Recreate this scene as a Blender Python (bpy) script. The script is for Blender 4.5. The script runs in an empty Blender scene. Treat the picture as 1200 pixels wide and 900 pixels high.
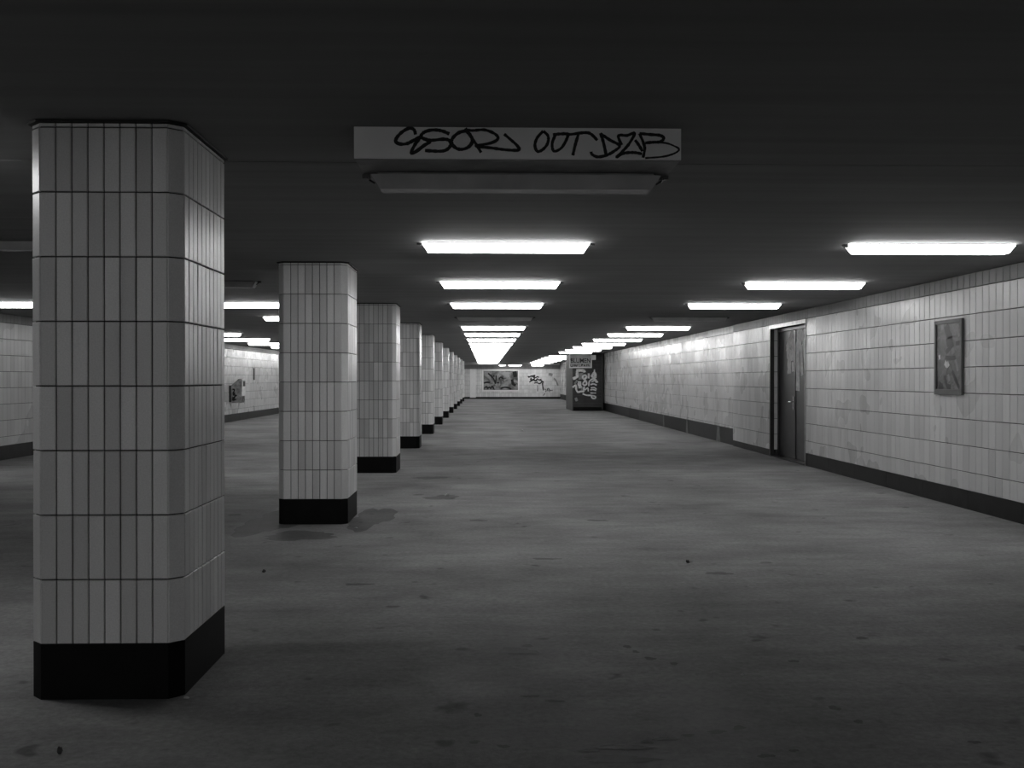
import bpy, bmesh, math, random
from mathutils import Vector, Matrix
random.seed(7)
SC = bpy.context.scene
COL = SC.collection
PI = math.pi

# ------------------------------------------------------------------ camera
F = 1200.0                                   # focal length in pixels of the 1200x900 frame
TH = math.atan(31 / F); PH = math.atan(6 / F)
CAMZ = 1.49
cd = bpy.data.cameras.new('camera'); cam = bpy.data.objects.new('camera', cd); COL.objects.link(cam)
cd.sensor_fit = 'HORIZONTAL'; cd.sensor_width = 36.0; cd.lens = 36.0 * F / 1200.0
cd.clip_start = 0.05; cd.clip_end = 300
cam.location = (0, 0, CAMZ)
cam.rotation_euler = (PI / 2 - PH, 0, -TH)
SC.camera = cam

# ------------------------------------------------------------------ world, exposure
w = bpy.data.worlds.new('world'); SC.world = w; w.use_nodes = True
w.node_tree.nodes['Background'].inputs[0].default_value = (0.0, 0.0, 0.0, 1)
w.node_tree.nodes['Background'].inputs[1].default_value = 0.0
vs = SC.view_settings
vs.view_transform = 'Standard'; vs.look = 'None'; vs.gamma = 1.0; vs.use_curve_mapping = False
vs.exposure = 1.36
LAMP = 7.0                                   # radiance of a lit diffuser
SC.cycles.max_bounces = 8; SC.cycles.diffuse_bounces = 5; SC.cycles.glossy_bounces = 4
SC.cycles.sample_clamp_indirect = 4.0
SC.cycles.use_denoising = True

# ------------------------------------------------------------------ dimensions of the place
H = 2.69                                     # ceiling
XR, XL = 5.5, -8.85                          # side walls
YB, YF = -42.0, 76.0                         # back and far wall
ROWX = {'A': 0.18, 'B': 3.97, 'C': -3.54, 'D': -7.16}
LY0, LDY = 5.45, 3.61                        # lamp spacing
COLX, COLY0, COLDY, NCOL = -1.77, 4.80, 5.72, 12

_fw = Vector((math.sin(TH) * math.cos(PH), math.cos(TH) * math.cos(PH), -math.sin(PH)))
_rt = Vector((math.cos(TH), -math.sin(TH), 0)); _up = _rt.cross(_fw)
def ray(x, y): return _fw + _rt * ((x - 600) / F) + _up * ((450 - y) / F)
def onX(x, y, X): d = ray(x, y); return Vector((0, 0, CAMZ)) + d * (X / d.x)
def onY(x, y, Y): d = ray(x, y); return Vector((0, 0, CAMZ)) + d * (Y / d.y)
def onZ(x, y, Z): d = ray(x, y); return Vector((0, 0, CAMZ)) + d * ((Z - CAMZ) / d.z)

# ------------------------------------------------------------------ materials
def newmat(name):
    m = bpy.data.materials.new(name); m.use_nodes = True
    nt = m.node_tree
    return m, nt, nt.nodes['Principled BSDF']
def N(nt, t, **kw):
    n = nt.nodes.new(t)
    for k, v in kw.items(): setattr(n, k, v)
    return n
def coords(nt, scale=(1, 1, 1), obj=False):
    if obj:
        src = N(nt, 'ShaderNodeTexCoord').outputs['Object']
    else:
        src = N(nt, 'ShaderNodeNewGeometry').outputs['Position']
    mp = N(nt, 'ShaderNodeMapping'); mp.inputs['Scale'].default_value = scale
    nt.links.new(src, mp.inputs['Vector']); return mp.outputs['Vector']
def noise(nt, vec, scale, detail=4, rough=0.55):
    n = N(nt, 'ShaderNodeTexNoise'); n.inputs['Scale'].default_value = scale
    n.inputs['Detail'].default_value = detail; n.inputs['Roughness'].default_value = rough
    nt.links.new(vec, n.inputs['Vector']); return n.outputs['Fac']
def rng(nt, fac, a, b, c, d):
    n = N(nt, 'ShaderNodeMapRange'); n.clamp = True
    for i, v in enumerate((a, b, c, d)): n.inputs[i + 1].default_value = v
    nt.links.new(fac, n.inputs[0]); return n.outputs[0]
def mth(nt, op, a, b=None):
    n = N(nt, 'ShaderNodeMath', operation=op)
    for i, v in enumerate((a, b)):
        if v is None: continue
        if isinstance(v, (int, float)): n.inputs[i].default_value = v
        else: nt.links.new(v, n.inputs[i])
    return n.outputs[0]
def grey(nt, val, sock):
    c = N(nt, 'ShaderNodeCombineColor')
    for i in range(3): nt.links.new(val, c.inputs[i])
    nt.links.new(c.outputs[0], sock)
def bump(nt, bs, h, strength, dist=0.01):
    b = N(nt, 'ShaderNodeBump'); b.inputs['Strength'].default_value = strength; b.inputs['Distance'].default_value = dist
    nt.links.new(h, b.inputs['Height']); nt.links.new(b.outputs[0], bs.inputs['Normal'])
def plain(name, v, rough=0.5, metal=0.0, var=0.25, scale=8.0, spec=0.5, stretch=(1, 1, 1)):
    m, nt, bs = newmat(name)
    bs.inputs['Roughness'].default_value = rough; bs.inputs['Metallic'].default_value = metal
    bs.inputs['Specular IOR Level'].default_value = spec
    f = noise(nt, coords(nt, stretch), scale)
    grey(nt, rng(nt, f, 0.3, 0.7, v * (1 - var), v * (1 + var)), bs.inputs['Base Color'])
    return m

def tile_mat(name, base, lo, hi, rough):
    m, nt, bs = newmat(name)
    oi = N(nt, 'ShaderNodeObjectInfo'); at = N(nt, 'ShaderNodeAttribute'); at.attribute_name = 'tone'
    r = mth(nt, 'FRACT', mth(nt, 'ADD', oi.outputs['Random'], at.outputs['Fac']))
    tone = rng(nt, r, 0, 1, lo, hi)
    v = coords(nt)
    grime = rng(nt, noise(nt, v, 0.9, 2, 0.5), 0.30, 0.72, 1.02, 0.92)
    sv = coords(nt, (9, 9, 0.7))
    streak = rng(nt, noise(nt, sv, 1.6, 1), 0.35, 0.7, 1.01, 0.98)
    fine = rng(nt, noise(nt, v, 140, 2), 0.3, 0.7, 0.92, 1.06)
    t = mth(nt, 'MULTIPLY', mth(nt, 'MULTIPLY', tone, grime), mth(nt, 'MULTIPLY', streak, fine))
    grey(nt, mth(nt, 'MULTIPLY', t, base), bs.inputs['Base Color'])
    rr = mth(nt, 'ADD', rng(nt, noise(nt, v, 1.2, 2), 0.3, 0.7, rough - 0.04, rough + 0.08), 0.0)
    nt.links.new(rr, bs.inputs['Roughness'])
    bump(nt, bs, noise(nt, v, 9, 2), 0.03, 0.004)
    return m
M = {}
M['wtile'] = tile_mat('glazed wall tile', 0.72, 0.86, 1.06, 0.27)
M['wtile_top'] = tile_mat('dark top course tile', 0.20, 0.84, 1.06, 0.40)  # top course in a much darker base tone than the wall tiles
M['ctile'] = tile_mat('column tile', 0.92, 0.76, 1.04, 0.33)
def grout_mat():
    m, nt, bs = newmat('dirty grout'); v = coords(nt, (6, 6, 1.2))
    f = noise(nt, v, 1.6, 4, 0.6)
    grey(nt, rng(nt, f, 0.40, 0.62, 0.075, 0.006), bs.inputs['Base Color'])
    bs.inputs['Roughness'].default_value = 0.85
    return m
M['grout'] = grout_mat()
M['plinth'] = plain('black plinth stone', 0.003, 0.5, 0, 0.5, 6, spec=0.15)
M['base'] = plain('dark skirting slab', 0.010, 0.5, 0, 0.5, 5, spec=0.25)
M['base_light'] = plain('bare mortar where skirting broke off', 0.16, 0.8)
M['black'] = plain('black seal', 0.006, 0.6)
M['ink'] = plain('black marker ink', 0.006, 0.35, spec=0.3)
M['white_paint'] = plain('white spray paint', 0.75, 0.55, 0, 0.25, 14)
M['grey_paint'] = plain('grey spray paint', 0.25, 0.55, 0, 0.3, 14)
M['panel_white'] = plain('white painted sheet metal', 0.82, 0.45, 0, 0.05, 3)
M['housing'] = plain('lamp housing enamel', 0.22, 0.5)
M['dark_metal'] = plain('dark painted metal', 0.035, 0.35, 0.3)
M['metal'] = plain('brushed metal', 0.45, 0.32, 0.8)
M['chrome'] = plain('worn chrome', 0.7, 0.18, 1.0, 0.05)
M['frame'] = plain('grey anodised frame', 0.30, 0.4, 0.5)
M['frame_dark'] = plain('dark grey picture frame', 0.10, 0.45)
M['door'] = plain('dark steel door paint', 0.022, 0.38, 0.0, 0.6, 3.0)
M['shutter'] = plain('black shop shutter', 0.018, 0.4, 0.2, 0.5, 4)
M['kiosk_side'] = plain('grey kiosk side panel', 0.10, 0.6, 0, 0.25, 5, stretch=(1, 1, 6))
M['sign_face'] = plain('grubby sign face', 0.42, 0.5, 0, 0.25, 6)
M['bin_body'] = plain('grey bin steel', 0.24, 0.45, 0.2, 0.5, 9)
M['bin_front'] = plain('pale bin front', 0.85, 0.4, 0, 0.2, 9)
M['paper'] = plain('scrap of paper', 0.55, 0.8)
M['leaf'] = plain('dry leaf', 0.05, 0.8)

def ceiling_mat():
    m, nt, bs = newmat('ceiling paint'); v = coords(nt)
    s = noise(nt, coords(nt, (0.12, 3.0, 1)), 2.0, 4)
    big = noise(nt, v, 0.8, 4)
    t = mth(nt, 'MULTIPLY', rng(nt, s, 0.3, 0.7, 0.88, 1.08), rng(nt, big, 0.3, 0.7, 0.9, 1.06))
    grey(nt, mth(nt, 'MULTIPLY', t, CEIL), bs.inputs['Base Color'])
    bs.inputs['Roughness'].default_value = 0.8; bs.inputs['Specular IOR Level'].default_value = 0.25
    bump(nt, bs, s, 0.25, 0.01)
    return m
CEIL = 0.26
M['ceiling'] = ceiling_mat()
def floor_mat(name, base, rlo, rhi, bstr):
    m, nt, bs = newmat(name); v = coords(nt)
    big = rng(nt, noise(nt, v, 0.55, 6, 0.62), 0.32, 0.70, 0.66, 1.26)
    mid = rng(nt, noise(nt, coords(nt, (0.5, 1.6, 1)), 2.4, 5, 0.65), 0.3, 0.7, 0.82, 1.14)
    spk = rng(nt, noise(nt, v, 26, 5, 0.75), 0.3, 0.72, 0.74, 1.22)
    blot = rng(nt, noise(nt, v, 4.2, 2, 0.5), 0.26, 0.33, 0.55, 1.0)
    t = mth(nt, 'MULTIPLY', mth(nt, 'MULTIPLY', big, mid), mth(nt, 'MULTIPLY', spk, blot))
    grey(nt, mth(nt, 'MULTIPLY', t, base), bs.inputs['Base Color'])
    nt.links.new(rng(nt, noise(nt, v, 1.7, 5), 0.3, 0.7, rlo, rhi), bs.inputs['Roughness'])
    bs.inputs['Specular IOR Level'].default_value = 0.3
    bump(nt, bs, noise(nt, v, 60, 4, 0.7), bstr, 0.006)
    return m
M['floor'] = floor_mat('worn asphalt floor', 0.30, 0.66, 0.88, 0.5)
M['stain'] = floor_mat('damp stained asphalt', 0.14, 0.55, 0.75, 0.4)
def emit_mat(name, k):
    m, nt, bs = newmat(name)
    bs.inputs['Base Color'].default_value = (0.8, 0.8, 0.8, 1); bs.inputs['Roughness'].default_value = 0.4
    bs.inputs['Emission Color'].default_value = (1, 1, 1, 1); bs.inputs['Emission Strength'].default_value = LAMP * k
    return m
M['lit'] = emit_mat('lit diffuser', 1.0)
M['lit_end'] = emit_mat('lit ribbed diffuser end', 0.25)
M['lit_side'] = emit_mat('lit frosted diffuser flank', 0.8)
M['unlit'] = plain('dull acrylic diffuser', 0.42, 0.22, 0, 0.2, 3)
def art_mat(name, lo, hi, scale, seed):
    m, nt, bs = newmat(name)
    mp = coords(nt, (1, 1, 1)); ad = N(nt, 'ShaderNodeVectorMath', operation='ADD'); ad.inputs[1].default_value = (seed, seed * 2, 0)
    nt.links.new(mp, ad.inputs[0])
    nz = N(nt, 'ShaderNodeTexNoise'); nz.inputs['Scale'].default_value = scale; nz.inputs['Detail'].default_value = 3
    nz.inputs['Distortion'].default_value = 1.6; nt.links.new(ad.outputs[0], nz.inputs['Vector'])
    vo = N(nt, 'ShaderNodeTexVoronoi'); vo.inputs['Scale'].default_value = scale * 1.3
    nt.links.new(nz.outputs['Color'], vo.inputs['Vector'])
    f = mth(nt, 'MULTIPLY', nz.outputs['Fac'], mth(nt, 'ADD', vo.outputs['Distance'], 0.75))
    grey(nt, rng(nt, f, 0.35, 0.85, lo, hi), bs.inputs['Base Color'])
    bs.inputs['Roughness'].default_value = 0.35
    return m
M['art_near'] = art_mat('abstract dark picture print', 0.01, 0.16, 4.0, 3.1)
M['art_far'] = art_mat('abstract mural print', 0.02, 0.32, 1.1, 8.3)

# ------------------------------------------------------------------ object helpers
def mesh_obj(name, verts, faces, mat, parent=None, loc=None, smooth=False):
    me = bpy.data.meshes.new(name); me.from_pydata([tuple(v) for v in verts], [], faces)
    me.materials.append(M[mat]); me.update()
    if smooth: me.polygons.foreach_set('use_smooth', [True] * len(me.polygons))
    o = bpy.data.objects.new(name, me); COL.objects.link(o)
    if parent: o.parent = parent
    if loc: o.location = loc
    return o
class MB:
    def __init__(s): s.v = []; s.f = []
    def add(s, vs, fs):
        n = len(s.v); s.v += [tuple(v) for v in vs]; s.f += [tuple(i + n for i in f) for f in fs]; return s
    def box(s, x0, x1, y0, y1, z0, z1):
        return s.add([(x0, y0, z0), (x1, y0, z0), (x1, y1, z0), (x0, y1, z0), (x0, y0, z1), (x1, y0, z1), (x1, y1, z1), (x0, y1, z1)],
                     [(0, 3, 2, 1), (4, 5, 6, 7), (0, 1, 5, 4), (1, 2, 6, 5), (2, 3, 7, 6), (3, 0, 4, 7)])
    def prism(s, poly, axis, a, b):
        """extrude a counter-clockwise polygon along an axis"""
        n = len(poly)
        def P(p, t): return {'x': (t, p[0], p[1]), 'y': (p[0], t, p[1]), 'z': (p[0], p[1], t)}[axis]
        vs = [P(p, a) for p in poly] + [P(p, b) for p in poly]
        fs = [tuple(range(n))[::-1], tuple(range(n, 2 * n))] + [(i, (i + 1) % n, n + (i + 1) % n, n + i) for i in range(n)]
        return s.add(vs, fs)
    def tube(s, p, q, r, n=10):
        p = Vector(p); q = Vector(q); d = (q - p).normalized()
        a = d.orthogonal().normalized(); b = d.cross(a)
        ring = [a * math.cos(2 * PI * i / n) * r + b * math.sin(2 * PI * i / n) * r for i in range(n)]
        return s.add([p + c for c in ring] + [q + c for c in ring],
                     [tuple(range(n))[::-1], tuple(range(n, 2 * n))] + [(i, (i + 1) % n, n + (i + 1) % n, n + i) for i in range(n)])
    def build(s, name, mat, parent=None, loc=None, bevel=0.0):
        o = mesh_obj(name, s.v, s.f, mat, parent, loc)
        bm = bmesh.new(); bm.from_mesh(o.data); bmesh.ops.recalc_face_normals(bm, faces=bm.faces)
        if bevel: bmesh.ops.bevel(bm, geom=bm.edges[:], offset=bevel, segments=2, affect='EDGES', profile=0.5)
        bm.to_mesh(o.data); bm.free(); return o
def empty(name, loc=(0, 0, 0), parent=None):
    o = bpy.data.objects.new(name, None); COL.objects.link(o); o.location = loc; o.empty_display_size = 0.2
    if parent: o.parent = parent
    return o
def tag(o, label=None, cat=None, group=None, kind=None):
    if label: o['label'] = label
    if cat: o['category'] = cat
    if group: o['group'] = group
    if kind: o['kind'] = kind
    return o
def catmull(pts, k=6):
    out = []; n = len(pts)
    for i in range(n - 1):
        p0 = pts[max(i - 1, 0)]; p1 = pts[i]; p2 = pts[i + 1]; p3 = pts[min(i + 2, n - 1)]
        for j in range(k):
            t = j / k; t2 = t * t; t3 = t2 * t
            out.append(tuple(0.5 * (2 * b + (c - a) * t + (2 * a - 5 * b + 4 * c - d) * t2 + (-a + 3 * b - 3 * c + d) * t3)
                             for a, b, c, d in zip(p0, p1, p2, p3)))
    out.append(tuple(pts[-1])); return out
def strokes(name, lines, width, mapper, nrm, mat, parent, off=0.002, smooth_k=6, label=None):
    """painted strokes as thin ribbons lying on a surface, one part each; mapper: 2d -> 3d point on the surface"""
    bpy.context.view_layer.update(); nrm = Vector(nrm); base = parent.matrix_world.translation.copy()
    for li, ln in enumerate(lines):
        wd = width
        if isinstance(ln, tuple): wd, ln = ln
        P = [Vector(mapper(*p)) for p in (catmull(ln, smooth_k) if smooth_k > 1 else ln)]
        Q = [P[0]]
        for p in P[1:]:
            if (p - Q[-1]).length > 1e-4: Q.append(p)
        if len(Q) < 2: continue
        vs = []
        for i, p in enumerate(Q):
            d = (Q[min(i + 1, len(Q) - 1)] - Q[max(i - 1, 0)]).normalized()
            sd = d.cross(nrm).normalized() * (wd / 2 * (0.85 + 0.3 * random.random()))
            e = nrm * (off + 0.0004 * li)
            vs += [p + sd + e - base, p - sd + e - base]
        o = mesh_obj(name, vs, [(2 * i, 2 * i + 1, 2 * i + 3, 2 * i + 2) for i in range(len(Q) - 1)], mat, parent)
        if label: o['label'] = label

# ------------------------------------------------------------------ tiles
TT = 0.012
_tcache = {}
def tile_geo(w_, h_, t=TT, b=0.003):
    x = w_ / 2
    vs = [(-x, 0, 0), (x, 0, 0), (x, 0, h_), (-x, 0, h_),
          (-x, -t + b, 0), (x, -t + b, 0), (x, -t + b, h_), (-x, -t + b, h_),
          (-x + b, -t, b), (x - b, -t, b), (x - b, -t, h_ - b), (-x + b, -t, h_ - b)]
    fs = [(0, 1, 5, 4), (1, 2, 6, 5), (2, 3, 7, 6), (3, 0, 4, 7), (4, 5, 9, 8), (5, 6, 10, 9), (6, 7, 11, 10), (7, 4, 8, 11), (8, 9, 10, 11)]
    return vs, fs
def tile_mesh(w_, h_, mat):
    k = (round(w_, 4), round(h_, 4), mat)
    if k not in _tcache:
        vs, fs = tile_geo(w_, h_)
        me = bpy.data.meshes.new('tile'); me.from_pydata(vs, [], fs); me.materials.append(M[mat]); me.update()
        _tcache[k] = me
    return _tcache[k]
class Cladding:
    """collects tile placements; some become objects, the rest one joined part"""
    def __init__(s, parent, mat): s.parent = parent; s.mat = mat; s.v = []; s.f = []; s.t = []; s.n = 0
    def put(s, w_, h_, pos, rz, single, jit=0.004):
        a = random.uniform(-jit, jit); b = random.uniform(-jit, jit)
        if single:
            o = bpy.data.objects.new('tile', tile_mesh(w_, h_, s.mat)); COL.objects.link(o)
            o.parent = s.parent; o.location = pos; o.rotation_euler = (b, 0, rz + a); s.n += 1
        else:
            vs, fs = tile_geo(w_, h_)
            mt = Matrix.Rotation(rz + a, 3, 'Z') @ Matrix.Rotation(b, 3, 'X'); p = Vector(pos)
            n = len(s.v); s.v += [tuple(mt @ Vector(v) + p) for v in vs]
            s.f += [tuple(i + n for i in f) for f in fs]; s.t += [random.random()] * len(fs)
    def done(s, name='tile_cladding'):
        if not s.f: return None
        o = mesh_obj(name, s.v, s.f, s.mat, s.parent); o['kind'] = 'stuff'
        at = o.data.attributes.new('tone', 'FLOAT', 'FACE'); at.data.foreach_set('value', s.t)
        return o

# ------------------------------------------------------------------ floor, ceiling
fl = MB().box(XL - 0.3, XR + 0.6, YB, YF + 0.3, -0.2, 0.0).build('floor', 'floor')
tag(fl, 'dark worn asphalt floor running the length of the underpass', 'floor', kind='structure')
ce = MB().box(XL - 0.3, XR + 0.6, YB, YF + 0.3, H + 0.03, H + 0.3).build('ceiling', 'black')
tag(ce, 'low dark painted ceiling with one cross joint', 'ceiling', kind='structure')
GY = 5.70
MB().box(XL - 0.3, XR + 0.6, YB, GY - 0.006, H, H + 0.03).build('panel', 'ceiling', ce)
MB().box(XL - 0.3, XR + 0.6, GY + 0.006, YF + 0.3, H, H + 0.03).build('panel', 'ceiling', ce)
SOFY, SOFZ = 74.6, 2.52
so = MB().box(XL, XR, SOFY, YF - 0.02, SOFZ, H).build('trim_1', 'ceiling')
tag(so, 'lowered soffit of the ceiling in front of the far wall', 'soffit', kind='structure')

# ------------------------------------------------------------------ walls
ROWS = [0.425 + 0.3 * i for i in range(8)]            # level joints up to 2.525
TW = 0.15
def wall_rows(bottom):
    z = [bottom] + [r for r in ROWS if r > bottom + 0.04] + [H]
    return [(z[i], z[i + 1]) for i in range(len(z) - 1)]
D0, D1, DTOP = 17.50, 19.63, 2.45                     # door opening
STEP = 22.62; REC = 0.05
wr = MB()
wr.box(XR + TT, XR + 0.6, YB, D0, 0, H); wr.box(XR + TT, XR + 0.6, D0, D1, DTOP, H)
wr.box(XR + TT, XR + 0.6, D1, STEP, 0, H); wr.box(XR + TT + REC, XR + 0.6, STEP, YF, 0, H)
wr.box(XR + 0.36, XR + 0.6, D0, D1, 0, DTOP)
wall_r = wr.build('wall_right', 'grout'); tag(wall_r, 'long right wall clad in pale upright glazed tiles', 'wall', kind='structure')
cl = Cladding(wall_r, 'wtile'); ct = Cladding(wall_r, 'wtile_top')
PY0, PY1, PZ0, PZ1 = 11.63, 12.35, 1.30, 2.19         # picture on the wall
def clad_y(c, y0, y1, x, rz, bottom, single=lambda y, z: False, zmin=None, top=None):
    n = max(1, round((y1 - y0) / TW)); wd = (y1 - y0) / n
    for (za, zb) in wall_rows(bottom):
        if zmin is not None and zb <= zmin + 0.02: continue
        a = max(za, zmin) if zmin is not None else za
        for i in range(n):
            y = y0 + (i + 0.5) * wd
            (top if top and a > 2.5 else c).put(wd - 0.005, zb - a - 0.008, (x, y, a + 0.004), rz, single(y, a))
near = lambda y, z: 10.1 < y < 15.0
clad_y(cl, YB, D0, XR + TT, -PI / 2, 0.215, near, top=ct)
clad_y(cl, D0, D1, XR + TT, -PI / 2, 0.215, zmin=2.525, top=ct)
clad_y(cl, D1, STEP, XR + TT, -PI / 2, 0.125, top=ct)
clad_y(cl, STEP + 0.01, YF, XR + TT + REC, -PI / 2, 0.37)
for (za, zb) in wall_rows(0.125):                     # far reveal of the door
    if za < DTOP - 0.05:
        cl.put(0.085, min(zb, DTOP) - za - 0.008, (XR + 0.112, D1 + 0.0, za + 0.004), 0, False)
cl.done(); ct.done()
# skirting on the right: slabs end to end
br = empty('baseboard_right'); tag(br, 'black skirting of stone slabs along the right wall', 'skirting', kind='structure')
def slabs(parent, x0, x1, y0, y1, h, step, mats):
    n = max(1, round((y1 - y0) / step)); s = (y1 - y0) / n
    for i in range(n):
        mb = MB().box(x0, x1, y0 + i * s + 0.002, y0 + (i + 1) * s - 0.002, 0, h - 0.003)
        mb.build('skirting_slab', random.choice(mats), parent)
slabs(br, XR + 0.004, XR + TT, YB, D0, 0.215, 1.2, ['base'])
slabs(br, XR + 0.004, XR + TT, D1, STEP, 0.125, 1.0, ['base'])
slabs(br, XR + REC + 0.004, XR + REC + TT, STEP, YF, 0.37, 1.3, ['base', 'base', 'plinth'])
for y, s_ in ((24.3, 0.22), (28.1, 0.16), (31.8, 0.14)):   # broken corners showing mortar
    x = XR + REC + 0.002
    MB().prism([(y - s_, 0.0), (y + s_, 0.0), (y + s_ * 0.5, 0.36), (y - s_ * 0.3, 0.36)], 'x', x, x + 0.004).build('mortar_patch', 'base_light', br)

wl = MB().box(XL - 0.3, XL - TT, YB, YF, 0, H).build('wall_left', 'grout')
tag(wl, 'long left wall clad in pale upright glazed tiles', 'wall', kind='structure')
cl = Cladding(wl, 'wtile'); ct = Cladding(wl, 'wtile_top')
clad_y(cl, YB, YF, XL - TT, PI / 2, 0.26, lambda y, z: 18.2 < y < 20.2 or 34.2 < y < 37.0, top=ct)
cl.done(); ct.done()
bl = empty('baseboard_left'); tag(bl, 'black skirting of stone slabs along the left wall', 'skirting', kind='structure')
slabs(bl, XL - TT, XL - 0.004, YB, YF, 0.26, 1.3, ['base'])

wf = MB().box(XL, XR + REC, YF + TT, YF + 0.3, 0, H).build('wall_far', 'grout')
tag(wf, 'tiled wall closing the far end of the underpass', 'wall', kind='structure')
cl = Cladding(wf, 'wtile')
def clad_x(c, x0, x1, y, rz, bottom, top=H):
    n = round((x1 - x0) / TW); wd = (x1 - x0) / n
    for (za, zb) in wall_rows(bottom):
        if za >= top: continue
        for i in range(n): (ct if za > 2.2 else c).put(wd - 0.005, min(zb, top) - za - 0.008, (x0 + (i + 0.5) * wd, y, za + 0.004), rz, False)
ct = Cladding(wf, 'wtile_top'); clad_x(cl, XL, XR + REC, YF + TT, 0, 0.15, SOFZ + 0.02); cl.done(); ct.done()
bf = MB().box(XL, XR + REC, YF + 0.004, YF + TT, 0, 0.147).build('baseboard_far', 'base')
tag(bf, 'black skirting along the far wall', 'skirting', kind='structure')
pier = MB().box(-1.15, -0.72, YF - 0.06, YF - 0.001, 0.10, 2.225).build('pilaster', 'panel_white')
tag(pier, 'pale flat pilaster on the far wall just right of the last column', 'pilaster')
wb = MB().box(XL, XR, YB - 0.3, YB, 0, H).build('wall_back', 'grout')
tag(wb, 'wall closing the underpass behind the viewer', 'wall', kind='structure')

# tag on the far wall
G = lambda x, y: onY(610 + x / 20, 425 + y / 20, YF)
strokes('graffiti_stroke', [
    [(170, 320), (210, 330), (260, 310), (350, 292)], [(185, 350), (240, 320), (300, 335), (330, 300), (318, 360), (400, 330), (430, 352)],
    [(230, 380), (258, 420), (300, 388), (350, 432), (390, 380), (425, 402), (490, 390)], [(208, 462), (240, 430), (320, 408), (400, 440)],
    [(320, 480), (380, 470), (450, 490), (520, 440), (530, 470)], [(240, 350), (250, 400), (235, 450)], [(330, 310), (320, 400)], [(440, 400), (500, 430), (480, 470)],
    ], 0.085, G, (0, -1, 0), 'ink', wf, 0.004, 5, 'black scribbled tag')
strokes('graffiti_stroke', [(0.09, [(515, 470), (522, 560), (540, 650)]), [(590, 690), (595, 632), (560, 620)], [(620, 672), (635, 610), (672, 612), (655, 672)],
    [(680, 690), (692, 642), (720, 655), (752, 650)], [(530, 770), (572, 722)], [(635, 640), (668, 640)]], 0.05, G, (0, -1, 0), 'ink', wf, 0.004, 5)
strokes('paint_smear', [(0.09, [(400, 530), (402, 600), (400, 670)]), (0.12, [(780, 370), (830, 420), (880, 540)]), (0.2, [(660, 265), (750, 290)])], 0.08, G, (0, -1, 0), 'grey_paint', wf, 0.004, 4, 'grey smears of scrubbed paint')

# ------------------------------------------------------------------ door on the right
dr = empty('door_1', (XR + 0.16, (D0 + D1) / 2, 0)); tag(dr, 'dark steel double door recessed in the right wall, pale graffiti on top', 'door', kind='structure')
dx = XR + 0.16; dm = (D0 + D1) / 2
def loc(mb, root):
    b = root.location; mb.v = [(v[0] - b.x, v[1] - b.y, v[2] - b.z) for v in mb.v]; return mb
bpy.context.view_layer.update()
fr = MB(); fr.box(dx - 0.03, dx + 0.1, D0, D0 + 0.06, 0, DTOP); fr.box(dx - 0.03, dx + 0.1, D1 - 0.06, D1, 0, DTOP); fr.box(dx - 0.03, dx + 0.1, D0 + 0.06, D1 - 0.06, DTOP - 0.06, DTOP)
loc(fr, dr).build('door_frame', 'dark_metal', dr)
ang = MB(); ang.box(XR - 0.008, XR + 0.065, D1 - 0.006, D1 + 0.004, 0, DTOP); ang.box(XR - 0.008, XR + 0.004, D1, D1 + 0.05, 0, DTOP)
loc(ang, dr).build('corner_angle', 'dark_metal', dr)
ang = MB(); ang.box(XR - 0.008, XR + 0.15, D0 - 0.004, D0 + 0.006, 0, DTOP); ang.box(XR - 0.010, XR + 0.004, D0 - 0.05, D0, 0, DTOP)
loc(ang, dr).build('corner_angle', 'frame', dr)
loc(MB().box(XR - 0.012, XR + 0.16, D0 - 0.05, D1 + 0.05, DTOP, DTOP + 0.07), dr).build('lintel', 'metal', dr)
loc(MB().box(XR - 0.02, XR + 0.16, D0, D1, 0, 0.02), dr).build('threshold', 'dark_metal', dr)
leaves = []
for a, b in ((D0 + 0.065, dm - 0.004), (dm + 0.004, D1 - 0.065)):
    lf = loc(MB().box(dx, dx + 0.045, a, b, 0.025, DTOP - 0.065), dr).build('leaf', 'door', dr, bevel=0.004); leaves.append(lf)
    nf = MB().box(dx - 0.012, dx, a if a > dm else b - 0.03, (a + 0.03) if a > dm else b, 0.03, DTOP - 0.07)
    loc(nf, dr).build('edge_strip', 'dark_metal', lf)
hb = MB(); hy = dm + 0.10
hb.box(dx - 0.014, dx - 0.001, hy - 0.022, hy + 0.022, 0.92, 1.16)
hb.tube((dx - 0.01, hy, 1.07), (dx - 0.06, hy, 1.07), 0.011); hb.tube((dx - 0.055, hy - 0.01, 1.07), (dx - 0.055, hy + 0.14, 1.07), 0.011)
loc(hb, dr).build('handle', 'chrome', leaves[1])
DG = lambda x, y: onX(890 + x / 5, 370 + y / 5, dx)
strokes('graffiti_stroke', [(0.19, [(185, 95), (192, 140), (166, 180), (185, 235), (206, 190), (192, 150)]), (0.22, [(166, 185), (174, 250), (176, 340)]), (0.18, [(178, 230), (204, 240), (212, 290), (190, 300)])],
    0.1, DG, (-1, 0, 0), 'white_paint', leaves[1], 0.004, 5, 'pale sprayed figures')
strokes('graffiti_stroke', [(0.22, [(242, 78), (238, 150), (222, 200), (226, 300), (225, 440)]), (0.14, [(246, 170), (248, 260), (252, 350)]), (0.34, [(246, 90), (247, 150)])],
    0.1, DG, (-1, 0, 0), 'white_paint', leaves[0], 0.004, 5, 'pale sprayed streaks')

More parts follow.
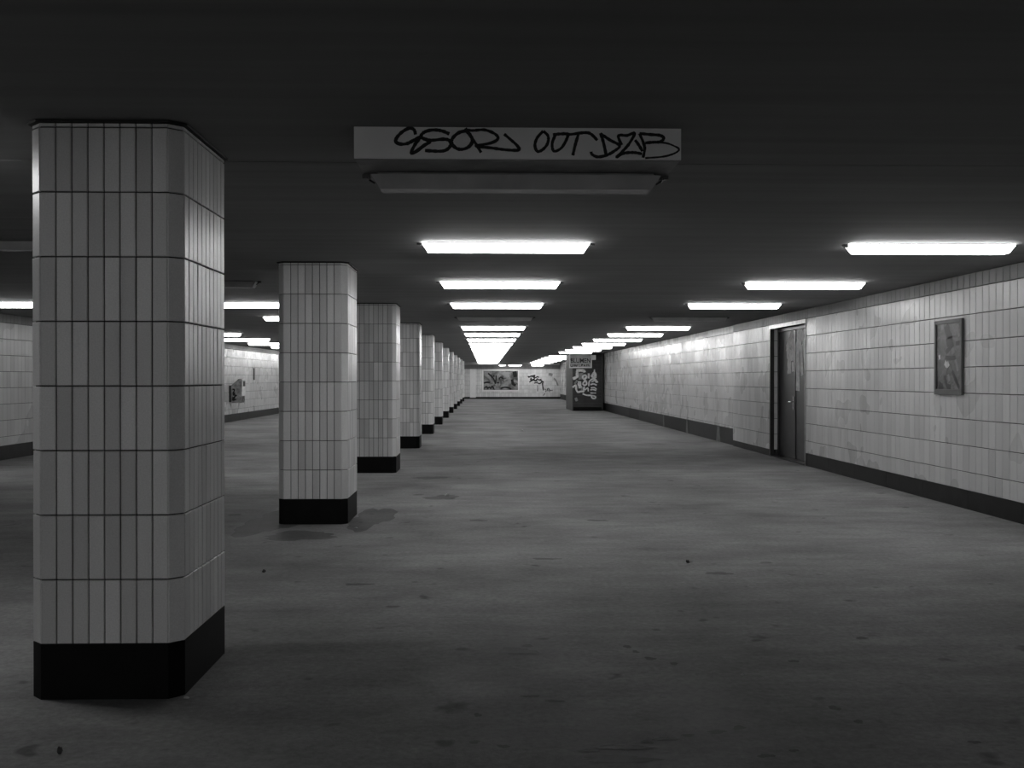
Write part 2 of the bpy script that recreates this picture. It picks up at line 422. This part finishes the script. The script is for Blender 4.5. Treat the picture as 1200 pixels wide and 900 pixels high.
# ------------------------------------------------------------------ picture on right wall
pc = empty('framed_picture', (XR, (PY0 + PY1) / 2, PZ0)); tag(pc, 'narrow framed abstract picture hung on the right wall tiles', 'picture')
bpy.context.view_layer.update()
x0, x1 = XR - 0.035, XR - 0.004
loc(MB().box(x0 + 0.014, x1, PY0 + 0.02, PY1 - 0.02, PZ0 + 0.02, PZ1 - 0.02), pc).build('artwork', 'art_near', pc)
fw_ = 0.045
for (a, b, c, d) in ((PY0, PY0 + fw_, PZ0, PZ1), (PY1 - fw_, PY1, PZ0, PZ1), (PY0 + fw_, PY1 - fw_, PZ0, PZ0 + fw_ * 1.5), (PY0 + fw_, PY1 - fw_, PZ1 - fw_, PZ1)):
    loc(MB().box(x0, x1, a, b, c, d), pc).build('frame_bar', 'frame_dark', pc, bevel=0.004)
PG = lambda x, y: onX(1080 + x / 7.5, 360 + y / 7.5, XR - 0.021)
strokes('brush_stroke', [(0.12, [(215, 160), (235, 230), (255, 280), (220, 320)]), (0.05, [(300, 320), (350, 310)]), (0.06, [(280, 320), (240, 370), (215, 400)]), (0.07, [(170, 660), (160, 720), (190, 690)]),
    (0.06, [(205, 600), (225, 690), (260, 700)]), (0.05, [(270, 560), (310, 660), (340, 720)]), (0.05, [(210, 440), (260, 450), (300, 440)])], 0.05, PG, (-1, 0, 0), 'ink', pc, 0.001, 5)
strokes('brush_stroke', [(0.07, [(205, 485), (225, 510), (240, 490)]), (0.05, [(158, 420), (160, 460)])], 0.05, PG, (-1, 0, 0), 'white_paint', pc, 0.002, 5)
strokes('brush_stroke', [(0.07, [(270, 360), (280, 410)]), (0.05, [(300, 460), (320, 560)]), (0.05, [(235, 590), (245, 650)]), (0.05, [(320, 150), (330, 260)])], 0.05, PG, (-1, 0, 0), 'grey_paint', pc, 0.002, 5)

# ------------------------------------------------------------------ mural on the far wall
mp0, mp1 = onY(565, 458.6, YF), onY(608.5, 433, YF)
mu = empty('framed_mural', (mp0.x, YF, mp0.z)); tag(mu, 'wide framed graffiti-covered mural on the far wall', 'mural')
bpy.context.view_layer.update()
loc(MB().box(mp0.x + 0.05, mp1.x - 0.05, YF - 0.03, YF - 0.003, mp0.z + 0.05, mp1.z - 0.05), mu).build('artwork', 'art_far', mu)
for (a, b, c, d) in ((mp0.x, mp0.x + 0.10, mp0.z, mp1.z), (mp1.x - 0.10, mp1.x, mp0.z, mp1.z), (mp0.x + 0.1, mp1.x - 0.1, mp0.z, mp0.z + 0.10), (mp0.x + 0.1, mp1.x - 0.1, mp1.z - 0.10, mp1.z)):
    loc(MB().box(a, b, YF - 0.06, YF - 0.003, c, d), mu).build('frame_bar', 'panel_white', mu)
MG = lambda x, y: onY(560 + x / 22.5, 425 + y / 22.5, YF - 0.03)
strokes('graffiti_stroke', [(0.12, [(270, 280), (380, 380), (440, 480), (465, 560)]), (0.10, [(485, 340), (480, 420), (470, 540)]), (0.14, [(400, 350), (440, 350)]), (0.10, [(500, 530), (560, 530)]), (0.3, [(960, 230), (990, 380)]),
    (0.12, [(160, 540), (220, 520), (320, 520)]), (0.10, [(170, 660), (230, 630), (260, 680), (300, 640), (340, 680), (380, 620), (420, 690)]), (0.12, [(600, 680), (700, 650), (800, 660), (880, 700)]),
    (0.1, [(560, 440), (600, 380), (670, 430)]), (0.2, [(900, 440), (930, 560), (1000, 600)]), (0.1, [(720, 215), (850, 215)])], 0.1, MG, (0, -1, 0), 'ink', mu, 0.003, 4)
strokes('graffiti_stroke', [(0.12, [(690, 370), (720, 375)]), (0.1, [(635, 500), (650, 505)]), (0.12, [(580, 550), (550, 620)]), (0.1, [(840, 500), (890, 480)]), (0.12, [(300, 380), (330, 400)]),
    (0.16, [(440, 620), (470, 690), (570, 720)]), (0.08, [(160, 590), (300, 595), (420, 570)]), (0.12, [(960, 650), (990, 640)]), (0.10, [(690, 470), (780, 420), (850, 380)]), (0.1, [(700, 590), (800, 560), (870, 470)])], 0.1, MG, (0, -1, 0), 'grey_paint', mu, 0.003, 4)

# ------------------------------------------------------------------ kiosk
KY, KX, KB = 47.6, 4.05, 51.5
ki = empty('kiosk', ((KX + XR) / 2, KY, 0)); tag(ki, 'shuttered flower kiosk built against the right wall, covered in white graffiti', 'kiosk')
bpy.context.view_layer.update()
loc(MB().box(KX, XR - 0.02, KY + 0.06, KB, 0, H - 0.005), ki).build('body', 'kiosk_side', ki)
loc(MB().box(KX, KX + 0.05, KY, KY + 0.06, 0, H - 0.01), ki).build('corner_post', 'dark_metal', ki)
loc(MB().box(XR - 0.09, XR - 0.02, KY, KY + 0.06, 0, H - 0.01), ki).build('corner_post', 'dark_metal', ki)
loc(MB().box(KX + 0.05, XR - 0.09, KY - 0.01, KY + 0.06, 0, 0.18), ki).build('kick_board', 'plinth', ki)
ns = 14
for i in range(ns):
    a = 0.18 + i * (H - 0.2) / ns; b = 0.18 + (i + 1) * (H - 0.2) / ns
    if b > H - 0.012: b = H - 0.012
    loc(MB().prism([(KY + 0.005, a + 0.004), (KY + 0.06, a + 0.004), (KY + 0.06, b), (KY + 0.02, b)], 'x', KX + 0.05, XR - 0.09), ki).build('shutter_slat', 'shutter', ki)
KG = lambda x, y: onY(660 + x / 16.36, 430 + y / 16.36, KY)
strokes('graffiti_stroke', [(0.13, [(250, 72), (330, 66), (395, 74), (412, 105)]), (0.13, [(268, 80), (266, 140), (262, 190), (185, 228)]), (0.16, [(315, 275), (312, 340), (332, 405)]),
    (0.09, [(180, 392), (240, 352), (250, 430), (282, 480), (340, 470), (402, 468)]), (0.09, [(418, 152), (372, 190), (400, 232), (448, 192), (418, 152)]), (0.08, [(430, 245), (380, 318), (410, 352), (450, 320), (430, 260)]),
    (0.08, [(405, 380), (395, 420), (402, 468)]), (0.1, [(490, 125), (488, 220)]), (0.10, [(540, 190), (600, 100), (620, 200), (545, 185)]), (0.09, [(600, 120), (605, 195)]),
    (0.07, [(490, 372), (500, 282), (560, 232), (620, 242), (660, 300)]), (0.07, [(522, 342), (580, 325), (642, 352)]), (0.06, [(530, 402), (590, 395), (642, 430)]), (0.06, [(520, 442), (570, 432), (632, 452)]), (0.05, [(520, 500), (630, 500)]),
    (0.07, [(540, 290), (600, 260), (640, 300)]), (0.07, [(372, 512), (440, 540), (540, 548), (620, 568), (602, 605), (552, 592), (540, 550)]), (0.06, [(420, 440), (470, 400), (480, 470)]), (0.06, [(600, 50), (595, 90)])],
    0.08, KG, (0, -1, 0), 'white_paint', ki, 0.006, 4, 'white sprayed loops and letters')
strokes('graffiti_stroke', [(0.25, [(330, 120), (345, 240)]), (0.2, [(230, 280), (260, 300)]), (0.14, [(360, 380), (370, 440)]), (0.12, [(240, 590), (262, 655)])], 0.2, KG, (0, -1, 0), 'grey_paint', ki, 0.004, 4)
# shop sign hanging in front of the kiosk
s0, s1 = onY(667.2, 431.3, KY - 0.18), onY(693.6, 414.3, KY - 0.18)
sg = empty('shop_sign', ((s0.x + s1.x) / 2, KY - 0.18, s0.z)); tag(sg, 'pale box sign lettered BLUMEN above the kiosk shutter', 'sign')
bpy.context.view_layer.update()
s1.z = min(s1.z, H - 0.02)
loc(MB().box(s0.x, s1.x, KY - 0.18, KY - 0.004, s0.z, s1.z), sg).build('sign_box', 'sign_face', sg)
for (a, b, c, d) in ((s0.x, s0.x + 0.04, s0.z, s1.z), (s1.x - 0.05, s1.x, s0.z, s1.z), (s0.x + 0.04, s1.x - 0.05, s0.z, s0.z + 0.05), (s0.x + 0.04, s1.x - 0.05, s1.z - 0.04, s1.z)):
    loc(MB().box(a, b, KY - 0.205, KY - 0.18, c, d), sg).build('frame_bar', 'panel_white', sg)
tc = bpy.data.curves.new('lettering', 'FONT'); tc.body = 'BLUMEN'; tc.size = 0.30; tc.align_x = 'CENTER'; tc.extrude = 0.003; tc.offset = 0.006
to = bpy.data.objects.new('tmp', tc); COL.objects.link(to); bpy.context.view_layer.update()
me = bpy.data.meshes.new_from_object(to.evaluated_get(bpy.context.evaluated_depsgraph_get()))
bpy.data.objects.remove(to); me.materials.clear(); me.materials.append(M['ink'])
wtxt = max(v.co.x for v in me.vertices) - min(v.co.x for v in me.vertices)
k = (s1.x - s0.x - 0.13) / wtxt
bm = bmesh.new(); bm.from_mesh(me); bm.verts.ensure_lookup_table(); seen = set()
for v0 in bm.verts:
    if v0.index in seen: continue
    stack = [v0]; comp = []
    while stack:
        v = stack.pop()
        if v.index in seen: continue
        seen.add(v.index); comp.append(v.index); stack += [e.other_vert(v) for e in v.link_edges]
    ids = {g: i for i, g in enumerate(comp)}; bm.verts.ensure_lookup_table()
    fs = [tuple(ids[v.index] for v in f.verts) for f in bm.faces if f.verts[0].index in ids]
    lt = mesh_obj('letter', [(bm.verts[g].co.x * k, -0.006 - bm.verts[g].co.z, 0.245 + bm.verts[g].co.y) for g in comp], fs, 'ink', sg)
bm.free()
SGm = lambda x, y: onY(660 + x / 23.68, 408 + y / 23.68, KY - 0.18)
strokes('letter', [[(200, 440), (215, 510), (260, 505), (275, 450)], [(310, 510), (325, 455), (370, 510), (385, 450)], [(430, 455), (440, 470)], [(455, 505), (465, 515)],
    [(500, 505), (515, 450), (545, 460), (520, 480)], [(580, 505), (590, 455), (612, 505)], [(640, 455), (665, 460), (650, 505)], [(690, 450), (720, 505)], [(180, 300), (240, 330)], [(185, 330), (235, 300)]],
    0.035, SGm, (0, -1, 0), 'ink', sg, 0.003, 3, 'smudged second line of lettering')
b0, b1 = onY(693.8, 421.8, KY - 0.1), onY(698.2, 416, KY - 0.1)
jb = MB().box(b0.x, b1.x, KY - 0.14, KY - 0.002, b0.z, min(b1.z, H - 0.02)).build('junction_box', 'panel_white', bevel=0.01)
tag(jb, 'small pale box beside the BLUMEN sign', 'box')

# ------------------------------------------------------------------ waste bin on the left wall
BY = 35.6; bz0, bz1 = 0.66, 1.50
bn = empty('waste_bin', (XL, BY, bz0)); tag(bn, 'grey wall-mounted waste bin with hooded top and graffiti on the left wall', 'bin')
bpy.context.view_layer.update()
prof = [(XL + 0.06, bz0), (XL + 0.42, bz0), (XL + 0.44, bz1 - 0.05), (XL + 0.40, bz1), (XL + 0.32, bz1 - 0.01), (XL + 0.06, bz1 - 0.24)]
loc(MB().prism(prof, 'y', BY, BY + 0.50), bn).build('body', 'bin_body', bn, bevel=0.012)
loc(MB().box(XL + 0.004, XL + 0.06, BY - 0.02, BY + 0.52, bz0 + 0.02, bz1 - 0.24), bn).build('bracket', 'black', bn)
loc(MB().box(XL + 0.424, XL + 0.45, BY + 0.02, BY + 0.48, bz0 + 0.24, bz1 - 0.04), bn).build('front_plate', 'bin_front', bn, bevel=0.006)
loc(MB().box(XL + 0.446, XL + 0.456, BY + 0.10, BY + 0.42, bz1 - 0.27, bz1 - 0.09), bn).build('opening', 'black', bn)
BG = lambda x, y: onY(255 + x / 12.87, 430 + y / 12.87, BY)
strokes('graffiti_stroke', [[(225, 340), (255, 345), (235, 400), (265, 395)], [(220, 470), (260, 460), (225, 500), (280, 490)], [(230, 420), (285, 430), (250, 450)]], 0.05, BG, (0, -1, 0), 'ink', bn, 0.003, 4)
strokes('graffiti_stroke', [[(0.05, 0.02), (0.12, 0.2), (0.2, 0.05), (0.3, 0.22), (0.42, 0.04)]], 0.06, lambda a, b: (XL + 0.428, BY + a, bz0 + b), (1, 0, 0), 'ink', bn, 0.004, 4)
wp = MB().box(XL + 0.002, XL + 0.03, 39.3, 39.48, 1.45, 1.90).build('conduit_plate', 'dark_metal'); tag(wp, 'slim dark vertical plate on the left wall beyond the waste bin', 'plate')

# ------------------------------------------------------------------ columns
HW, HD, CH = 0.3544, 0.428, 0.06
PLZ = 0.257
def octa(hw, hd, c): return [(-hw + c, -hd), (hw - c, -hd), (hw, -hd + c), (hw, hd - c), (hw - c, hd), (-hw + c, hd), (-hw, hd - c), (-hw, -hd + c)]
ords = ['first', 'second', 'third', 'fourth', 'fifth', 'sixth', 'seventh', 'eighth', 'ninth', 'tenth', 'eleventh', 'twelfth', 'thirteenth', 'fourteenth', 'fifteenth', 'sixteenth', 'seventeenth', 'eighteenth', 'nineteenth', 'twentieth']
shaft = pl = cap = clad = None
for k in range(NCOL):
    c = empty('tiled_column', (COLX, COLY0 + COLDY * k + HD, 0))
    lab = {0: 'big nearest tiled column with dark streaked joints and black plinth', 1: 'second tiled column, a dark damp stain round its black plinth'}.get(k, '%s tiled column from the viewer in the receding row' % ords[k])
    if k == NCOL - 1: lab = 'last and farthest tiled column of the row'
    tag(c, lab, 'column', 'tiled columns down the middle')
    if k == 0:
        shaft = MB().prism(octa(HW - TT, HD - TT, CH - 0.004), 'z', 0.01, H - 0.003).build('shaft', 'grout', c)
        pl = MB().prism(octa(HW - 0.001, HD - 0.001, CH), 'z', 0.0, PLZ).build('plinth', 'plinth', c)
        cap = MB().prism(octa(HW + 0.016, HD + 0.016, CH + 0.005), 'z', H - 0.012, H - 0.002).build('top_seal', 'black', c)
    else:
        for p in (shaft, pl, cap):
            q = p.copy(); COL.objects.link(q); q.parent = c
    rows = [PLZ + 0.3 * i for i in range(9)] + [H - 0.012]
    if k <= 3:
        c_ = Cladding(c, 'ctile'); single = k < 3
        for za, zb in zip(rows[:-1], rows[1:]):
            h_ = zb - za - 0.006; z = za + 0.003; tw = 0.0736
            for i in range(8):
                x = (i - 3.5) * tw
                c_.put(tw - 0.006, h_, (x, -HD + TT, z), 0, single, 0.006); c_.put(tw - 0.006, h_, (x, HD - TT, z), PI, False, 0.006)
            for i in range(10):
                y = (i - 4.5) * tw
                c_.put(tw - 0.006, h_, (HW - TT, y, z), PI / 2, single, 0.006); c_.put(tw - 0.006, h_, (-HW + TT, y, z), -PI / 2, False, 0.006)
            e = TT * 0.7071
            for sx, sy, rz in ((1, -1, PI / 4), (-1, -1, -PI / 4), (1, 1, 3 * PI / 4), (-1, 1, -3 * PI / 4)):
                c_.put(CH * 1.4142 - 0.004, h_, (sx * (HW - CH / 2 - e), sy * (HD - CH / 2 - e), z), rz, single and sy < 0, 0.006)
        clad = c_.done()
    else:
        q = clad.copy(); COL.objects.link(q); q.parent = c
bpy.context.view_layer.update()

# ------------------------------------------------------------------ ceiling lamps
def lamp_proto(lit):
    root = empty('ceiling_lamp')
    MB().box(-0.70, 0.70, -0.085, 0.085, -0.012, 0.0).build('housing', 'housing', root, bevel=0.003)
    tx, ty, bx, by, zt, zb = 0.735, 0.092, 0.690, 0.062, -0.012, -0.080
    d = MB(); d.add([(-tx, -ty, zt), (tx, -ty, zt), (tx, ty, zt), (-tx, ty, zt), (-bx, -by, zb), (bx, -by, zb), (bx, by, zb), (-bx, by, zb)],
                    [(0, 1, 5, 4), (2, 3, 7, 6), (4, 5, 6, 7), (0, 3, 2, 1), (1, 2, 6, 5), (3, 0, 4, 7)])
    df = d.build('diffuser', 'lit' if lit else 'unlit', root)
    if lit:
        df.data.materials.append(M['lit_side']); df.data.materials.append(M['lit_end'])
        for p_ in df.data.polygons:
            if abs(p_.normal.x) > 0.5: p_.material_index = 2
            elif abs(p_.normal.z) < 0.9: p_.material_index = 1
    for s in (-1, 1):
        cpm = MB(); a, b = sorted((s * 0.742, s * 0.785)); cpm.box(a, b, -0.02, 0.02, -0.020, -0.001)
        cpm.tube((s * 0.755, -0.05, -0.022), (s * 0.755, 0.05, -0.022), 0.006, 8); cpm.tube((s * 0.755, 0.0, -0.022), (s * 0.722, 0.0, -0.042), 0.005, 8)
        cpm.build('clip', 'dark_metal', root)
    return root
def copy_tree(o, parent=None):
    c = o.copy(); COL.objects.link(c); c.parent = parent
    for ch in list(o.children): copy_tree(ch, c)
    return c
P = {True: lamp_proto(True), False: lamp_proto(False)}; used = {True: False, False: False}
rowname = {'A': 'middle right row beside the columns', 'B': 'row along the right wall', 'C': 'row just left of the columns', 'D': 'row along the left wall'}
def lamp(x, y, z, lit, label, group):
    if used[lit]: o = copy_tree(P[lit])
    else: o = P[lit]; used[lit] = True
    o.location = (x, y, z); tag(o, label, 'lamp', group); return o
DARK = {('A', 0), ('A', 4), ('B', 4), ('C', 2), ('B', 0), ('D', 0), ('D', 1), ('D', 2), ('C', 1), ('D', 4), ('D', 5)}
NL = 20
SPECIAL = {('C', 0): 'lit lamp just outside the photo left of the nearest column', ('C', 2): 'unlit lamp on the ceiling just right of the nearest column', ('C', 3): 'long lit lamp between the nearest and the second column',
           ('C', 4): 'lit lamp half hidden behind the left edge of the second column', ('D', 3): 'lit lamp cut by the left edge of the photo beside the nearest column',
           ('D', 6): 'lit lamp above the waste bin, partly hidden by the nearest column', ('D', 7): 'lit lamp over the left wall, seen whole between first and second columns',
           ('D', 8): 'lit lamp over the left wall, its right end hidden by the second column', ('D', 9): 'small lit lamp tip over the left wall beside the second column'}
BACK = [(k, r) for k in range(-12, -2) for r in 'ABCD']
for r in 'ABCD':
    for k in range(NL):
        y = LY0 + LDY * k; lit = (r, k) not in DARK
        if r == 'B' and y > KY - 0.3 and y < KB + 0.3: continue
        if r == 'A' and k == 0: continue
        if k == 0 and r != 'C': continue
        nth = k if r == 'A' else k - 1
        lab = '%s lamp, %s from the viewer in the %s' % ('lit' if lit else 'unlit', ords[nth], rowname[r])
        lab = SPECIAL.get((r, k), lab)
        lamp(ROWX[r], y, H, lit, lab, 'lamps in the ' + rowname[r])
for k, r in BACK:
    lamp(ROWX[r], LY0 + LDY * k, H, True, '%s lamp behind the viewer in the %s' % (ords[-k - 1], rowname[r]), 'lamps behind the viewer')
# nearest lamp: dark, hung under a white box
BX0, BX1, BY0, BY1, BZ = -0.625, 0.937, 4.89, 5.40, 2.535
bo = empty('ceiling_box', ((BX0 + BX1) / 2, BY0, BZ)); tag(bo, 'long white ceiling box with black scrawled tags GSOR OUT DZB', 'box')
bpy.context.view_layer.update()
loc(MB().box(BX0 + 0.004, BX1 - 0.004, BY0 + 0.012, BY1, BZ, H - 0.001), bo).build('casing', 'housing', bo)
loc(MB().box(BX0, BX1, BY0, BY0 + 0.011, BZ + 0.004, H - 0.001), bo).build('front_panel', 'panel_white', bo)
L = lambda x, y: onY(400 + x / 7.5, 135 + y / 7.5, BY0)
R = lambda x, y: onY(660 + x / 7.5, 135 + y / 7.5, BY0)
S = lambda x, y: onY(400 + x / 2.857, 130 + y / 2.857, BY0)
strokes('graffiti_stroke', [[(652, 172), (640, 130), (600, 115), (540, 145), (490, 195), (480, 235), (520, 255), (580, 250), (640, 220), (692, 195), (650, 255), (614, 332), (660, 318), (730, 265), (778, 235), (722, 207), (700, 185), (730, 150), (800, 131), (880, 138), (950, 166)],
    [(722, 208), (790, 222), (900, 212), (950, 225), (962, 262), (930, 302), (870, 318), (735, 312)], [(1110, 138), (1040, 152), (985, 195), (970, 240), (1000, 285), (1050, 302), (1110, 286), (1147, 245), (1147, 200), (1112, 150), (1088, 118)]],
    0.0165, L, (0, -1, 0), 'ink', bo, 0.003, 6, 'black marker letters GSO')
strokes('graffiti_stroke', [[(412, 64), (425, 75), (447, 105), (468, 140)], [(412, 64), (440, 66), (480, 64), (515, 78), (524, 94), (500, 108), (450, 118), (500, 124), (555, 131), (594, 131), (588, 116), (565, 95), (545, 78)],
    [(676, 68), (656, 90), (648, 115), (656, 136), (674, 130), (690, 110), (692, 85), (676, 68)], [(718, 78), (706, 108), (711, 135), (735, 126), (752, 100), (760, 78)], [(708, 80), (730, 78), (760, 77)]],
    0.0145, S, (0, -1, 0), 'ink', bo, 0.003, 6, 'black marker letters R OU')
strokes('graffiti_stroke', [[(0, 162), (60, 170), (180, 155), (240, 165), (300, 222)], [(132, 172), (106, 260), (84, 355)], [(325, 160), (350, 230), (375, 342)], [(325, 162), (410, 220), (495, 270), (440, 322), (375, 355), (300, 368), (252, 345), (244, 322)],
    [(512, 265), (484, 195), (500, 177), (560, 180), (626, 160), (580, 250), (520, 320), (468, 372), (530, 337), (620, 330), (692, 342)], [(630, 220), (660, 260), (696, 320)],
    [(668, 163), (702, 240), (715, 300), (700, 376)], [(668, 163), (760, 172), (850, 180), (882, 206), (850, 236), (790, 240), (720, 246)]], 0.0145, R, (0, -1, 0), 'ink', bo, 0.003, 6, 'black marker letters T DZB')
strokes('graffiti_stroke', [[(800, 240), (900, 246), (970, 270), (1017, 300), (980, 335), (880, 365), (720, 378)]], 0.009, R, (0, -1, 0), 'ink', bo, 0.003, 6)
lamp((BX0 + BX1) / 2, 5.27, BZ - 0.001, False, 'unlit lamp slung under the white tagged box', 'lamps in the ' + rowname['A'])
# short lamps under the far soffit
for i, (xa, xb, yp) in enumerate(((585, 592.4, 429), (596, 611, 428), (623, 637, 429.5))):
    a = onY(xa, yp, SOFY + 0.4); b = onY(xb, yp, SOFY + 0.4)
    o = lamp((a.x + b.x) / 2, SOFY + 0.4, SOFZ, True, ['smallest lit lamp under the far soffit above the mural', 'short lit lamp at the right end above the mural', 'short lit lamp above the black tag on the far wall'][i], 'short lamps under the far soffit')
    o.scale = ((b.x - a.x) / 1.46, 0.8, 1.0)

# ------------------------------------------------------------------ floor stains and litter
def blob(name, cx, cy, rx, ry, mat, parent, z=0.0012, n=36, rough=0.25, rot=0.0, h=0.0):
    ph = [random.uniform(0, 6.28) for _ in range(5)]; vs = []
    for i in range(n):
        t = 2 * PI * i / n
        r = 1 + rough * (0.5 * math.sin(2 * t + ph[0]) + 0.4 * math.sin(3 * t + ph[1]) + 0.3 * math.sin(5 * t + ph[2]) + 0.2 * math.sin(9 * t + ph[3]) + 0.15 * math.sin(14 * t + ph[4]))
        x, y = rx * r * math.cos(t), ry * r * math.sin(t)
        vs.append((cx + x * math.cos(rot) - y * math.sin(rot), cy + x * math.sin(rot) + y * math.cos(rot), z))
    return mesh_obj(name, vs + [(cx, cy, z)], [(i, (i + 1) % n, n) for i in range(n)], mat, parent)
def stain(px, py, wpx, hpx, rough=0.3, mat='stain'):
    c = onZ(px, py, 0); a = onZ(px - wpx / 2, py, 0); b = onZ(px + wpx / 2, py, 0); u = onZ(px, py - hpx / 2, 0); d = onZ(px, py + hpx / 2, 0)
    return blob('stain', c.x, c.y, (b.x - a.x) / 2, (u.y - d.y) / 2, mat, fl, 0.0010 + random.random() * 0.0006, rough=rough)
for a in ((322, 611, 74, 26), (436, 607, 50, 24), (352, 628, 90, 10), (518, 583, 40, 5), (606, 763, 42, 8), (842, 672, 34, 3), (618, 757, 12, 4), (560, 838, 10, 4), (735, 758, 10, 3), (745, 764, 8, 3), (762, 772, 12, 4), (790, 778, 10, 3),
          (730, 876, 60, 6), (780, 866, 26, 4), (806, 862, 18, 3), (840, 858, 22, 4), (866, 853, 14, 5), (758, 870, 14, 4), (728, 890, 90, 8), (690, 880, 24, 4), (898, 886, 20, 4), (930, 880, 12, 3), (978, 830, 14, 5), (1006, 846, 12, 4),
          (622, 816, 20, 3), (650, 822, 22, 3), (1142, 870, 14, 4), (1010, 748, 16, 3), (930, 775, 12, 3), (590, 875, 14, 4), (556, 870, 12, 4), (420, 685, 30, 3), (640, 655, 30, 2), (700, 610, 24, 2), (505, 560, 40, 3), (560, 610, 22, 2)):
    stain(*a)
def scrap(name, px, py, size, mat, label, cat, hgt=0.006):
    c = onZ(px, py, 0); n = 9; vs = []
    for i in range(n):
        t = 2 * PI * i / n; r = size * random.uniform(0.6, 1.1)
        vs.append((r * math.cos(t) * 1.3, r * math.sin(t) * 0.8, random.uniform(0.0, hgt)))
    top = [(v[0] * 0.55, v[1] * 0.55, v[2] + hgt * random.uniform(0.4, 1.0)) for v in vs]
    bot = [(v[0] * 0.5, v[1] * 0.5, 0.0) for v in vs]
    f = [(i, (i + 1) % n, n + (i + 1) % n, n + i) for i in range(n)] + [tuple(range(n, 2 * n))] + [((i + 1) % n, i, 2 * n + i, 2 * n + (i + 1) % n) for i in range(n)] + [tuple(range(2 * n, 3 * n))[::-1]]
    o = mesh_obj(name, vs + top + bot, f, mat, None, (c.x, c.y, 0.002)); tag(o, label, cat)
scrap('paper_scrap', 218, 819, 0.014, 'paper', 'pale scrap lying at the foot of the nearest column', 'litter')
scrap('paper_scrap', 417.5, 619, 0.013, 'paper', 'tiny white scrap beside the second column plinth', 'litter')
scrap('dry_leaf', 806, 660, 0.018, 'leaf', 'curled dark leaf on the open floor right of centre', 'leaf', 0.018)
scrap('paper_scrap', 810, 659, 0.008, 'paper', 'small pale scrap touching the curled dark leaf', 'litter', 0.012)
scrap('paper_scrap', 870, 792, 0.007, 'paper', 'small pale scrap on the dark foreground floor', 'litter')
scrap('dry_leaf', 309, 671, 0.014, 'leaf', 'dark leaf on the floor between first and second columns', 'leaf', 0.014)
scrap('paper_scrap', 330, 701, 0.009, 'paper', 'pale scrap on the floor right of the nearest column', 'litter')
scrap('paper_scrap', 612, 505, 0.035, 'paper', 'pale scrap far down the middle of the floor', 'litter', 0.04)
scrap('dry_leaf', 70, 884, 0.012, 'leaf', 'dark leaf in the lower left corner of the floor', 'leaf', 0.02)
scrap('paper_scrap', 524, 581, 0.03, 'paper', 'small scrap in the damp patch beyond the second column', 'litter', 0.02)
